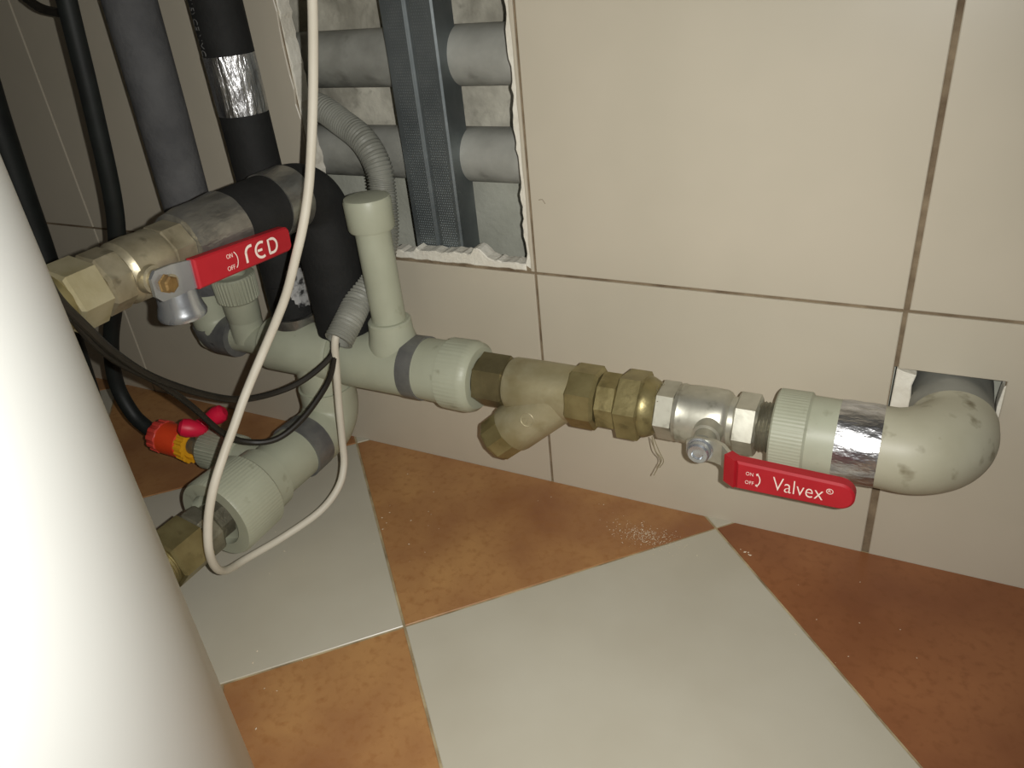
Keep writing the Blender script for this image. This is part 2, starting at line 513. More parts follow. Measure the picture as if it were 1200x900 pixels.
mb = MB(); mb.lathe((-8.6, RY, RZ), X, [(0, 2.3), (0.02, 2.5), (1.35, 2.52), (1.37, 2.3)], 56, wob=0.012)
part('tape_band', mb, 'grey_tape', t, 'grey tape wound on the pipe next to the capped riser')
mb = MB(); mb.lathe((-7.4, RY, RZ), X, [(0, 2.4), (2.2, 2.45), (2.25, 2.5), (2.35, 2.72, 1), (4.2, 2.75, 1), (4.7, 2.62), (4.95, 2.35), (5.0, 1.7), (4.6, 1.5)], 180, ribs=(50, 0.012))
part('collar', mb, 'ppr', t, 'dusty threaded plastic collar beside the brass strainer')
# left end: reducer, tee with threaded branch, elbow up to grey pipe
mb = MB(); mb.lathe((-30.2, RY, RZ), X, [(0, 1.6), (3.0, 1.62), (3.02, 1.3), (7.5, 1.3)], 40)
mb.tube([(-25.6, RY, RZ), (-25.5, RY, RZ + 2.4)], 1.4, 36)
part('tee', mb, 'ppr', t)
mb = MB(); mb.lathe((-25.5, RY, RZ + 1.9), (0.04, -0.05, 1), [(0, 1.35), (0.2, 1.42), (1.9, 1.5), (1.95, 1.6), (2.1, 1.72, 1), (4.1, 1.8, 1), (4.25, 1.65), (4.27, 1.2), (3.6, 1.1), (3.5, 0.2)], 150, ribs=(36, 0.035))
part('collar', mb, 'ppr', t, 'ribbed open plastic socket pointing up under the red lever')
mb = MB()
mb.tube(fillet([(-29.6, RY, RZ + 4.6), (-29.6, RY, RZ), (-26.9, RY, RZ)], 1.9, 12), 1.75, 40)
part('elbow', mb, 'ppr', t)
mb = MB(); mb.tube(fillet([(-29.6, RY, RZ + 1.0), (-29.6, RY, RZ), (-28.2, RY, RZ)], 0.98, 8), 1.84, 40)
mb.lathe((-28.6, RY, RZ), X, [(0, 1.84), (1.7, 1.84), (1.72, 1.7)], 40)
part('tape_band', mb, 'grey_tape', t, 'grey tape wound on the left elbow')
# branch of the lower pipe towards the tap
mb = MB(); mb.lathe((LX - 1.6, -12.2, LZ - 0.55), (-1, 0, 0), [(0, 1.45), (3.2, 1.45), (3.22, 1.55), (3.4, 1.72, 1), (6.9, 1.78, 1), (7.1, 1.66), (7.12, 1.0), (6.8, 0.9)], 150, ribs=(36, 0.03))
part('side_branch', mb, 'ppr', t, 'plastic side branch leading to the small tap')

# ================================================================== BRASS NIPPLE
t = thing('brass_nipple', 'dark brass hexagonal nipple between the plastic collar and the strainer', 'fitting', (-1.2, RY, RZ - 2))
mb = MB(); mb.lathe((-2.9, RY, RZ), X, thread(0.7, 1.5), 36); part('thread', mb, 'brass_dark', t)
mb = MB(); mb.lathe((-2.38, RY, RZ), X, hexprof(2.5, 2.05), 6, phase=0.75); part('hexagon', mb, 'brass_dark', t, smooth=0)

# ================================================================== Y STRAINER
t = thing('y_strainer', 'brass y-shaped strainer with slanted round branch on the pipe run', 'strainer', (3.5, RY, 8.0))
mb = MB()
mb.lathe((0.12, RY, RZ), X, [(0, 1.6), (0.05, 1.85), (0.3, 1.98), (2.5, 2.02), (5.0, 2.0), (5.1, 1.9)], 56)
dY = Vector((-0.75, -0.22, -0.62)).normalized()
oY = Vector((4.3, RY, RZ)) - dY * 0.2
mb.lathe(oY, dY, [(0, 1.2), (0.8, 1.93), (5.1, 1.9), (5.4, 1.84), (5.42, 1.6)], 56)
part('body', mb, 'brass_satin', t)
mb = MB(); mb.lathe((5.05, RY, RZ), X, hexprof(2.15, 2.28, 0.2), 8, phase=0.25); part('hexagon_end', mb, 'brass', t, smooth=0)
mb = MB(); mb.lathe(oY + dY * 5.4, dY, [(0, 1.5), (0.02, 1.74), (0.1, 1.78), (1.55, 1.74), (1.75, 1.62), (1.76, 0.3)], 10)
part('screw_cap', mb, 'brass', t, smooth=25)
# embossed maker's roundel on the branch
fr = Vector((0.36, -0.82, 0.45)).normalized(); fr = (fr - dY * fr.dot(dY)).normalized()
cc = oY + dY * 2.9 + fr * 1.9
sd = dY.cross(fr)
ring = [cc + (dY * math.cos(a) + sd * math.sin(a)) * 0.48 - fr * (0.06 * math.sin(a) ** 2) for a in [2 * math.pi * k / 28 for k in range(29)]]
mb = MB(); mb.tube(ring, 0.05, 6)
mb.tube([cc + dY * 0.22 - sd * 0.2, cc - dY * 0.22, cc + dY * 0.22 + sd * 0.2], 0.045, 6)
part('emblem', mb, 'brass_satin', t, 'small embossed round mark')

# ================================================================== BRASS UNION
t = thing('pipe_union', 'yellow brass union with two hexagon nuts between strainer and lever valve', 'fitting', (9.3, RY, RZ - 2.3))
mb = MB(); mb.lathe((7.22, RY, RZ), X, hexprof(1.5, 2.06), 8, phase=0.6); part('tail_piece', mb, 'brass', t, smooth=0)
mb = MB(); mb.lathe((8.65, RY, RZ), X, [(0, 2.15), (0.15, 2.45), (1.6, 2.45), (1.75, 2.25)], 6, phase=0.3); part('union_nut', mb, 'brass', t, smooth=0)
mb = MB(); mb.lathe((10.35, RY, RZ), X, [(0, 2.1), (0.12, 2.12), (0.35, 2.05), (0.75, 1.85), (0.95, 1.65)], 48); part('shoulder', mb, 'brass', t)
part('hemp_fibre', MB().tube(spline([(11.25, RY - 1.5, RZ - 1.3), (11.5, RY - 1.6, RZ - 2.3), (11.9, RY - 1.5, RZ - 3.0), (11.6, RY - 1.5, RZ - 3.9), (11.4, RY - 1.6, RZ - 4.4)], 6), 0.035, 5)
     .tube(spline([(11.35, RY - 1.4, RZ - 1.5), (11.75, RY - 1.5, RZ - 2.4), (12.05, RY - 1.5, RZ - 3.1), (11.75, RY - 1.4, RZ - 3.8)], 6), 0.03, 5), 'hemp', t, 'loose fibre of sealing hemp')

def tufts(par, x, r, n):
    mb = MB(); rn = random.Random(int(x * 10))
    for i in range(n):
        th = rn.uniform(-0.9, 1.0); x0 = x + rn.uniform(-0.15, 0.15)
        b = Vector((x0, RY - r * math.sin(th), RZ + r * math.cos(th))); e = Vector((rn.uniform(-0.35, 0.35), -math.sin(th) * 0.35, math.cos(th) * 0.35)) * rn.uniform(0.4, 1.1)
        mb.tube([b, b + e * 0.5 + Vector((rn.uniform(-0.1, 0.1), 0, 0)), b + e], 0.022, 4)
    part('hemp_fibre', mb, 'hemp', par, 'short tufts of sealing hemp', kind='stuff')
tufts(t, 11.25, 1.6, 26)
# ================================================================== lettering helpers
def text_mesh(s, size, depth=0.02):
    cu = bpy.data.curves.new('tmp', 'FONT')
    cu.body = s; cu.size = size; cu.extrude = depth / 2; cu.resolution_u = 4; cu.offset = -0.012
    ob = bpy.data.objects.new('tmp', cu)
    col.objects.link(ob)
    dg = bpy.context.evaluated_depsgraph_get()
    me = bpy.data.meshes.new_from_object(ob.evaluated_get(dg))
    vs_ = [v.co.copy() for v in me.vertices]; fs = [tuple(p.vertices) for p in me.polygons]
    bpy.data.objects.remove(ob); bpy.data.curves.remove(cu); bpy.data.meshes.remove(me)
    return vs_, fs
def put_text(mb, s, o, a, b, n, width=None, height=None):
    vs_, fs = text_mesh(s, 1.0)
    x0 = min(v.x for v in vs_); x1 = max(v.x for v in vs_); y0 = min(v.y for v in vs_); y1 = max(v.y for v in vs_)
    k = width / (x1 - x0); ky = (height / (y1 - y0)) if height else k
    o, a, b, n = Vector(o), Vector(a), Vector(b), Vector(n)
    mb.add([o + a * ((v.x - x0) * k) + b * ((v.y - y0) * ky) + n * v.z for v in vs_], fs)
def stroke(mb, pts, o, a, b, n, wd, th=0.02):
    o, a, b, n = Vector(o), Vector(a), Vector(b), Vector(n)
    P = [Vector(p) for p in pts]; L_, R_ = [], []
    for i, q in enumerate(P):
        d = (P[min(i + 1, len(P) - 1)] - P[max(i - 1, 0)]).normalized()
        nn = Vector((-d.y, d.x)) * wd / 2
        L_.append(q + nn); R_.append(q - nn)
    poly = R_ + L_[::-1]
    k = len(P)
    vs_ = [o + a * q.x + b * q.y + n * th for q in R_] + [o + a * q.x + b * q.y + n * th for q in L_]
    mb.add(vs_, [(i, i + 1, k + i + 1, k + i) for i in range(k - 1)])
def arc(cx, cy, rx, ry, a0, a1, n=14):
    return [(cx + rx * math.cos(math.radians(a0 + (a1 - a0) * i / n)), cy + ry * math.sin(math.radians(a0 + (a1 - a0) * i / n))) for i in range(n + 1)]
def capsule(x0, x1, h0, h1, r, n=8):
    """outline: flat left end, rounded right end"""
    out = [(x0, -h0 / 2)]
    out += [(x1 - r + r * math.cos(math.radians(-90 + 90 * i / n)), -h1 / 2 + r + r * math.sin(math.radians(-90 + 90 * i / n))) for i in range(n + 1)]
    out += [(x1 - r + r * math.cos(math.radians(90 * i / n)), h1 / 2 - r + r * math.sin(math.radians(90 * i / n))) for i in range(n + 1)]
    out += [(x0, h0 / 2)]
    return out
def strip(mb, path, wdir, wid, th):
    """flat bar along path, wid per station across wdir"""
    wdir = Vector(wdir); P = [Vector(p) for p in path]; base = len(mb.v); n = len(P)
    for i, q in enumerate(P):
        d = (P[min(i + 1, n - 1)] - P[max(i - 1, 0)]).normalized()
        nn = d.cross(wdir).normalized() * th / 2
        for sg, sn in ((-1, -1), (1, -1), (1, 1), (-1, 1)):
            mb.v.append(q + wdir * (sg * wid[i] / 2) + nn * sn)
    for i in range(n - 1):
        for k in range(4):
            k2 = (k + 1) % 4
            mb.face((base + i * 4 + k, base + i * 4 + k2, base + (i + 1) * 4 + k2, base + (i + 1) * 4 + k))
    mb.face(tuple(base + k for k in (3, 2, 1, 0))); mb.face(tuple(base + (n - 1) * 4 + k for k in range(4)))
    return mb

# ================================================================== LEVER VALVE ON THE RUN
t = thing('ball_valve', 'nickel lever valve with red Valvex handle beside the foil-wrapped plastic elbow', 'valve', (14.5, RY, RZ - 2.0))
mb = MB(); mb.lathe((11.3, RY, RZ), X, hexprof(1.35, 2.0), 6, phase=0.56); part('hexagon_end', mb, 'nickel', t, smooth=0)
mb = MB(); mb.lathe((12.55, RY, RZ), X, [(0, 1.75), (0.05, 1.92), (0.3, 1.98), (0.45, 1.92), (1.2, 1.98), (2.2, 2.0), (3.1, 1.96), (3.3, 1.86), (3.5, 1.62), (3.9, 1.6)], 56); part('body', mb, 'nickel', t)
mb = MB(); mb.lathe((16.35, RY, RZ), X, hexprof(1.5, 2.02, 0.15), 6, phase=0.56); part('hexagon_end', mb, 'nickel', t, smooth=0)
mb = MB(); mb.lathe((17.8, RY, RZ), X, thread(1.1, 1.62), 40); part('thread', mb, 'nickel_dark', t)
sx, sz = 15.05, RZ + 0.12
mb = MB(); mb.lathe((sx, RY - 1.6, sz), (0, -1, 0), [(0, 0.95), (0.9, 0.9), (0.95, 0.72), (1.7, 0.7), (1.72, 0.5), (2.2, 0.45)], 28); part('stem', mb, 'nickel', t)
LY = RY - 3.75
mb = MB()
strip(mb, [(sx - 0.85, LY, sz), (sx - 0.4, LY, sz), (sx + 0.9, LY, sz), (sx + 1.4, LY - 0.1, sz - 0.1), (sx + 2.2, LY - 0.95, sz - 0.32), (sx + 2.7, LY - 1.2, sz - 0.38), (sx + 4, LY - 1.25, sz - 0.4)],
      (0, 0, 1), [0.9, 1.5, 1.55, 1.5, 1.7, 1.7, 1.6], 0.24)
lev = part('lever', mb, 'nickel', t, smooth=20)
mb = MB(); mb.lathe((sx, LY - 0.1, sz), (0, -1, 0), [(0, 0.82), (0.1, 0.82), (0.14, 0.72), (0.5, 0.7), (0.62, 0.6), (0.64, 0.36), (0.5, 0.3), (0.48, 0.05)], 24); part('nut', mb, 'chrome', t, smooth=30)
aV = Vector((1, 0, -0.012)).normalized(); bV = Vector((0, 0, 1)); nV = Vector((0, -1, 0))
oV = Vector((sx + 2.05, LY - 1.14, sz - 0.38))
grip_poly = capsule(0.45, 6.95, 1.95, 1.75, 0.86)
mb = MB(); mb.prism(grip_poly, lambda a, b, d: oV + aV * a + bV * b + nV * d, -0.36, 0.36, 0.12)
# slanted inner end of the sleeve following the bend
strip(mb, [oV + aV * (-0.2) + nV * (-0.42), oV + aV * 0.5 + nV * 0.05], (0, 0, 1), [1.95, 1.95], 0.62)
grip = part('grip', mb, 'red_vinyl', t, 'red vinyl handle sleeve with white lettering', smooth=30)
mb = MB()
o = oV + nV * 0.37
put_text(mb, 'Valvex', o + aV * 2.55 - bV * 0.45, aV, bV, nV, 2.75, 0.92)
put_text(mb, 'ON', o + aV * 1.02 + bV * 0.2, aV, bV, nV, 0.42, 0.24)
put_text(mb, 'OFF', o + aV * 1.0 - bV * 0.42, aV, bV, nV, 0.5, 0.24)
stroke(mb, arc(1.42, 0, 0.42, 0.52, -55, 55), o, aV, bV, nV, 0.06)
stroke(mb, [(1.73, 0.47), (1.62, 0.42), (1.66, 0.3)], o, aV, bV, nV, 0.05)
stroke(mb, [(1.73, -0.47), (1.62, -0.42), (1.66, -0.3)], o, aV, bV, nV, 0.05)
stroke(mb, arc(5.62, 0.28, 0.17, 0.17, 0, 360, 20), o, aV, bV, nV, 0.04)
put_text(mb, 'R', o + aV * 5.54 + bV * 0.19, aV, bV, nV, 0.15, 0.18)
part('lettering', mb, 'white_print', grip, 'white printed words on the red handle', smooth=0)

# ================================================================== PLASTIC ELBOW INTO THE WALL
t = thing('plastic_elbow', 'stained plastic elbow with foil tape band turning into the tiled wall', 'pipe elbow', (24, RY, RZ - 2.7))
mb = MB(); mb.lathe((18.75, RY, RZ), X, [(0.5, 1.5), (0.02, 1.7), (0, 2.45), (0.12, 2.6, 1), (1.95, 2.62, 1), (2.05, 2.5), (2.1, 2.46), (3.8, 2.44)], 280, ribs=(70, 0.01))
part('collar', mb, 'ppr', t)
mb = MB(); mb.lathe((22.4, RY, RZ), X, [(0, 2.4), (0.02, 2.5), (0.6, 2.52), (1.2, 2.5), (1.8, 2.53), (2.42, 2.5), (2.44, 2.4)], 64, wob=0.015)
part('foil_band', mb, 'foil', t, 'crinkled silver foil tape band')
mb = MB()
pth = fillet([(24.7, RY, RZ), (28.55, RY, RZ), (28.55, -1.9, RZ)], 3.0, 20)
rr = [2.47] + [2.5 + 0.16 * math.sin(math.pi * k / 20) for k in range(21)] + [2.5]
mb.tube(pth, rr, 56)
part('elbow', mb, 'ppr_dirty', t)
mb = MB(); mb.lathe((28.45, -2.2, RZ), (0, 1, 0), [(0, 2.2), (0.02, 2.35), (5.3, 2.4)], 48)
part('wall_sleeve', mb, 'sleeve_grey', t, 'grey wrapped pipe end inside the wall hole')

# ================================================================== INSULATED PIPE TO THE RED-HANDLED VALVE
UX, UZ = -14.5, 26.9
t = thing('insulated_pipe', 'black foam-insulated pipe bending from the wall drop towards the upper valve', 'pipe', (UX, RY, 15.5))
mb = MB()
pth = fillet([(UX, RY, 15.45), (UX, RY, UZ), (UX, -14.6, UZ)], 2.6, 16)
mb.tube(pth, 2.2, 44)
part('foam_sleeve', mb, 'black_foam', t)
mb = MB(); mb.lathe((UX, -8.2, UZ), (0, -1, 0), [(0, 2.1), (0.02, 2.26), (2.3, 2.28), (2.32, 2.1)], 56, wob=0.02)
part('tape_band', mb, 'foil_dull', t, 'dull silver tape near the bend')
mb = MB(); mb.lathe((UX, -14.3, UZ), (0, -1, 0), [(0, 2.1), (0.02, 2.27), (1.5, 2.25), (3.0, 2.2), (4.0, 2.08), (4.02, 1.7)], 56, wob=0.03)
part('tape_band', mb, 'foil_dull', t, 'wrinkled silver tape around the pipe end by the valve')

# second black pipe (vertical) with bright foil, grey pipe
t = thing('insulated_pipe', 'vertical black insulated pipe with bright foil band and printed marking', 'pipe', (-20.1, -5.0, 14.9))
mb = MB(); mb.lathe((-20.1, -5.0, 15.9), (0, 0, 1), [(0, 1.6), (0.15, 1.85), (8.0, 1.78), (101, 1.75)], 44)
sl = part('foam_sleeve', mb, 'black_foam', t)
mb = MB(); mb.lathe((-20.1, -5.0, 31.9), (0, 0, 1), [(0, 1.7), (0.02, 1.79), (1.3, 1.8), (2.6, 1.8), (4.0, 1.8), (4.02, 1.7)], 64, wob=0.012)
part('foil_band', mb, 'foil_long', t, 'bright crinkled silver foil band')
mb = MB(); mb.lathe((-20.1, -5.0, 16.6), (0, 0, 1), [(0, 1.8), (0.02, 1.87), (2.2, 1.86), (2.22, 1.8)], 64, wob=0.02)
part('foil_band', mb, 'black_foam', t)
mb = MB(); mb.lathe((-20.1, -5.0, 15.05), (0, 0, 1), [(0, 1.2), (0.02, 1.9), (0.85, 1.95), (0.87, 1.3)], 48, wob=0.02)
part('tape_band', mb, 'foil_dull', t, 'pale tape at the foot of the black pipe')
mb = MB(); vv = []; ff = []
for j in range(9):
    for i in range(9):
        th = math.radians(-44 + 50 * i / 8); z = 16.9 + 3.2 * j / 8
        r_ = 1.885 + random.uniform(0, 0.03)
        vv.append((-20.1 + r_ * math.cos(th), -5.0 + r_ * math.sin(th), z + random.uniform(-0.12, 0.12)))
for j in range(8):
    for i in range(8):
        if 1 < i + j < 14: ff.append((j * 9 + i, j * 9 + i + 1, j * 9 + i + 10, j * 9 + i + 9))
mb.add(vv, ff)
part('foil_patch', mb, 'foil_scuff', t, 'torn scrap of silver foil low on the black pipe', smooth=0)
# printed marking running down the left of the sleeve
mb = MB()
tmp, fs = text_mesh('(15) CE NMC', 1.0)
x0 = min(v.x for v in tmp); x1 = max(v.x for v in tmp)
Lt = 3.6; k = Lt / (x1 - x0)
ctr = Vector((-20.1, -5.0)); th0 = math.radians(247)
vv = []
for v in tmp:
    zz = 39.6 - (v.x - x0) * k
    th = th0 - (v.y - 0.35) * k * 1.6 / 1.78 * -1
    r_ = 1.775 + v.z
    vv.append((ctr.x + r_ * math.cos(th), ctr.y + r_ * math.sin(th), zz))
mb.add(vv, fs)
part('printed_marking', mb, 'pale_print', sl, 'small pale printed characters', smooth=0)

t = thing('insulated_pipe', 'vertical grey foam-insulated pipe beside the dark hose', 'pipe', (-28.4, RY, 16.4))
mb = MB(); mb.tube([(-28.75, RY, 17.3), (-28.4, RY, 24), (-28.1, RY, 32), (-27.9, RY, 40), (-27.6, RY, 117)], [1.75, 1.86, 1.88, 1.88, 1.88], 44)
part('foam_sleeve', mb, 'grey_foam', t)
mb = MB(); mb.tube([(-29.3, RY, 16.8), (-28.9, RY, 17.6)], 1.3, 32)
part('pipe', mb, 'ppr', t, 'pale plastic pipe below the foam')

# ================================================================== UPPER LEVER VALVE (RED)
YN = (0, -1, 0)
t = thing('ball_valve', 'lever valve with red handle lettered RED between insulated pipe and white tank', 'valve', (UX, -22, UZ - 2))
mb = MB(); mb.lathe((UX, -18.2, UZ), YN, hexprof(1.7, 1.82, 0.15), 8, phase=0.3); part('hexagon_end', mb, 'warm_nickel', t, smooth=0)
mb = MB(); mb.lathe((UX, -19.85, UZ), YN, [(0, 1.6), (0.05, 1.74), (0.3, 1.82), (0.6, 1.78), (1.6, 1.86), (2.6, 1.82), (2.75, 1.7), (3.0, 1.62)], 48); part('body', mb, 'warm_nickel', t)
mb = MB(); mb.lathe((UX, -22.8, UZ), YN, hexprof(1.6, 1.82, 0.15), 8, phase=0.3); part('hexagon_end', mb, 'warm_nickel', t, smooth=0)
py, pz = -22.3, UZ - 0.3
mb = MB(); mb.lathe((UX + 1.5, py + 0.3, pz), X, [(0, 0.85), (0.6, 0.8), (0.65, 0.62), (1.3, 0.6), (1.32, 0.45), (1.95, 0.42)], 28); part('stem', mb, 'warm_nickel', t)
PX = UX + 3.2
aR = Vector((0.02, 1, -0.07)).normalized(); bR = Vector((0, 0.07, 1)).normalized(); nR = Vector((1, 0, 0))
oR = Vector((PX, py, pz))
mb = MB()
strip(mb, [oR - aR * 0.85, oR - aR * 0.5, oR + aR * 0.6, oR + aR * 1.1 , oR + aR * 1.9 + nR * 0.2, oR + aR * 3.6 + nR * 0.25], bR, [1.0, 1.75, 1.8, 1.7, 1.62, 1.6], 0.24)
part('lever', mb, 'chrome', t, smooth=20)
mb = MB(); mb.lathe(oR + nR * 0.1, X, [(0, 0.56), (0.06, 0.56), (0.1, 0.5), (0.42, 0.48), (0.5, 0.36), (0.52, 0.1)], 6); part('nut', mb, 'rust', t, smooth=0)
mb = MB(); oG = oR + nR * 0.25
mb.prism(capsule(1.75, 9.35, 1.75, 1.55, 0.4), lambda a, b, d: oG + aR * a + bR * b + nR * d, -0.3, 0.3, 0.1)
grip = part('grip', mb, 'red_vinyl', t, 'red vinyl handle sleeve with white lettering', smooth=30)
o = oG + nR * 0.31
mb = MB()
K = lambda pts: [(5.45 + (x - 5.5) * 0.84, y * 0.92) for x, y in pts]
stroke(mb, K([(5.5, -0.5), (5.5, 0.2)] + arc(5.98, 0.1, 0.48, 0.42, 170, 95, 6) + [(6.15, 0.52)]), o, aR, bR, nR, 0.17)
stroke(mb, K(arc(7.0, 0.0, 0.56, 0.5, 62, 298, 18)), o, aR, bR, nR, 0.16)
stroke(mb, K([(6.62, 0.0), (7.08, 0.0)]), o, aR, bR, nR, 0.15)
stroke(mb, K([(7.75, -0.46), (7.75, 0.46), (8.05, 0.46)] + arc(8.1, 0, 0.46, 0.46, 85, -85, 12) + [(8.05, -0.46), (7.7, -0.46)]), o, aR, bR, nR, 0.16)
put_text(mb, 'ON', o + aR * 4.0 + bR * 0.2, aR, bR, nR, 0.45, 0.26)
put_text(mb, 'OFF', o + aR * 3.9 - bR * 0.5, aR, bR, nR, 0.58, 0.26)
stroke(mb, arc(4.35, 0, 0.42, 0.55, -60, 60), o, aR, bR, nR, 0.06)
part('lettering', mb, 'white_print', grip, 'white printed letters on the red handle', smooth=0)
mb = MB(); mb.lathe((UX - 0.6, -18.9, UZ - 1.3), (-0.05, 0.0, -1), [(0, 1.1), (0.3, 1.2), (2.0, 1.28), (2.5, 1.42), (2.75, 1.5), (2.95, 1.45), (3.02, 1.25), (3.03, 0.2)], 48)
part('drain_cap', mb, 'chrome', t, 'polished metal cup with rounded rim under the valve')

# brass fittings into the tank
t = thing('brass_connector', 'golden brass nut joining the upper valve to the white tank', 'fitting', (UX, -26, UZ - 2))
mb = MB(); mb.lathe((UX, -24.4, UZ), YN, [(0, 1.7), (0.15, 1.95), (1.9, 1.95), (2.05, 1.75)], 6, phase=0.35); part('hexagon', mb, 'brass_satin', t, smooth=0)
mb = MB(); mb.lathe((UX, -26.4, UZ), YN, [(0, 1.55), (2.3, 1.55)], 36); part('thread', mb, 'brass', t)
t = thing('brass_connector', 'golden brass nut joining the lower plastic collar to the white tank', 'fitting', (LX, -24, LZ - 2.2))
mb = MB(); mb.lathe((LX, -19.3, LZ), YN, [(0, 1.55), (1.4, 1.55), (1.42, 1.95), (1.6, 2.05), (2.6, 2.05), (2.75, 1.9)], 8, phase=0.2); part('tail_piece', mb, 'nickel_dark', t, smooth=0)
mb = MB(); mb.lathe((LX, -22.0, LZ), YN, [(0, 1.95), (0.15, 2.2), (2.6, 2.2), (2.75, 2.0)], 6, phase=0.3); part('hexagon', mb, 'brass', t, smooth=0)
mb = MB(); mb.lathe((LX, -24.7, LZ), YN, thread(3.6, 1.7), 36); part('thread', mb, 'brass', t)

# ================================================================== GARDEN HOSE, CONNECTOR, TAP
TZ = LZ - 0.75; TY = -12.2
hp = spline([(-23.6, -5.0, 110), (-23.6, -9.0, 80), (-23.9, -11.5, 55), (-24.6, -12.0, 46), (-25.7, -12.0, 40.3), (-26.8, -12, 33.5), (-28.4, -12, 26.1), (-31.4, -12.0, 20), (-34.9, -12.0, 14.5), (-36.3, -12.1, 10.2), (-35.6, -12.2, 7.3), (-34.3, -12.2, 6.0), (-32.9, TY, 5.4)], 10)
solo('garden_hose', MB().tube(hp, 0.64, 24), 'hose_rubber', 'thick dark hose curving down to the orange connector', 'hose')
t = thing('hose_connector', 'orange hose connector with yellow ring on the end of the dark hose', 'hose connector', (-30.5, TY, TZ - 1.6))
ax = Vector((1, 0, -0.06)).normalized(); oH = Vector((-33.2, TY, TZ + 0.2))
mb = MB(); mb.lathe(oH, ax, [(0, 0.7), (0.05, 1.2), (0.3, 1.42, 1), (1.2, 1.46, 1), (1.3, 1.3)], 96, ribs=(12, 0.05)); part('nut', mb, 'red_plastic', t)
mb = MB(); mb.lathe(oH + ax * 1.3, ax, [(0, 1.3), (0.08, 1.46), (2.2, 1.4), (2.3, 1.25)], 40); part('body', mb, 'orange_plastic', t)
mb = MB(); mb.lathe(oH + ax * 3.6, ax, [(0, 1.25), (0.05, 1.42, 1), (1.0, 1.5, 1), (1.05, 1.2), (0.8, 1.05)], 96, ribs=(16, 0.06)); part('ring', mb, 'yellow_plastic', t)
t = thing('tap', 'small metal tap with crimson butterfly handle behind the white cable', 'tap', (-27.5, TY, TZ - 1))
mb = MB(); mb.lathe((-28.7, TY, TZ + 0.02), X, [(0, 0.8), (0.9, 0.8), (0.92, 1.0), (1.6, 1.05), (1.62, 0.85), (2.0, 0.85)], 28)
mb.lathe((-27.5, TY, TZ), (0.3, 0, 1), [(0, 0.6), (1.7, 0.5)], 20)
part('body', mb, 'nickel_dark', t)
mb = MB()
mb.lathe((-27.0, TY, TZ + 1.5), (0.4, 0, 1), [(0, 0.5), (1.5, 0.55), (1.7, 0.3)], 20)
for (cx, cy, dx) in ((-26.3, TY - 1.3, -0.6), (-25.7, TY + 0.9, 0.75)):
    c = Vector((cx, cy, TZ + 3.1))
    d = Vector((dx, 0.5 if dx > 0 else -0.5, 0.35)).normalized()
    mb.lathe(c - d * 1.1, d, [(0, 0.3), (0.5, 0.62), (1.3, 0.8), (1.8, 0.72), (2.05, 0.4)], 24)
part('handle', mb, 'crimson_plastic', t, 'crimson butterfly handle')

solo('rubber_hose', MB().tube(spline([(-36, -5.0, 110), (-36.2, -9.0, 80), (-36.8, -11.5, 52), (-37.6, -12.0, 38), (-38.4, -12, 33), (-39.1, -12, 27.5), (-39.6, -12, 22.5), (-39.8, -12.5, 15), (-40.5, -13, 6), (-41, -14, 1.0)], 10), 1.1, 20), 'hose_rubber',
     'dark rubber hose dropping behind the white tank, away from the connector', 'hose')
solo('thin_wire', MB().tube(spline([(-34.15, -9.00, 40.62), (-33.11, -9.00, 39.97), (-31.88, -9.00, 39.63), (-29.62, -9.60, 39.54), (-27.6, -10.6, 40.2)], 8), 0.32, 10), 'black_pvc',
     'thin dark wire looping behind the top of the hose', 'wire')

# ================================================================== CONDUIT AND CABLES
cp = resample(spline([(-24, 3.2, 31.2), (-19.6, 2.3, 30.9), (-16.7, 1.6, 29.75), (-14.4, 0.9, 28.6), (-13.0, 0.3, 26.9), (-12.6, -0.2, 24.9), (-12.3, -1.2, 21.9), (-12.2, -3.2, 19.5), (-12.15, -5.6, 18.6), (-12.05, -7.6, 17.5), (-12.1, -9.25, 16.45)], 12), 0.065)
rad = [1.02 + (0.07 if (i % 4) < 2 else -0.05) for i in range(len(cp))]
mb = MB(); mb.tube(cp, rad, 24, cap=False)
a_, b_ = cp[-1], cp[-2]
dd = (a_ - b_).normalized()
mb.lathe(a_, dd, [(0, 1.02), (0.02, 0.88), (-1.5, 0.85)], 24, cap0=False)
solo('corrugated_conduit', mb, 'conduit', 'grey corrugated conduit looping out of the wall cavity behind the capped riser', 'conduit', smooth=60)

CAB = [(-12.3, -8.0, 17.6), (-12.47, -9.10, 16.48), (-12.82, -9.30, 14.20), (-13.34, -9.40, 10.88), (-13.69, -9.60, 7.54), (-13.68, -10.10, 5.34), (-13.64, -11.40, 3.95), (-14.27, -13.40, 2.85), (-16.07, -16.10, 1.83), (-16.70, -19.40, 2.23), (-15.94, -21.70, 3.41), (-14.61, -23.30, 5.53), (-13.72, -23.90, 7.89), (-13.27, -23.50, 10.26), (-12.91, -22.60, 12.35), (-12.75, -21.20, 14.06), (-12.74, -19.80, 15.36), (-12.64, -18.20, 16.99), (-11.91, -16.20, 19.56), (-11.14, -15.40, 21.20), (-10.36, -14.70, 22.91), (-9.64, -14.00, 24.96), (-9.03, -13.30, 26.93), (-8.66, -12.60, 28.83), (-8.42, -12.00, 30.70), (-8.07, -11.50, 32.94), (-7.67, -11.20, 35.04), (-7.21, -11.00, 37.28), (-6.72, -11.00, 39.21), (-6.22, -11.00, 41.64), (-5.2, -10.6, 55.0), (-4.2, -8.5, 80.0), (-4.0, -3.0, 105.0), (-4.0, -0.5, 117.0)]
solo('white_cable', MB().tube(spline(CAB, 10), 0.295, 14), 'white_pvc', 'long white cable hanging in a loop from the conduit end past the pipes', 'cable')
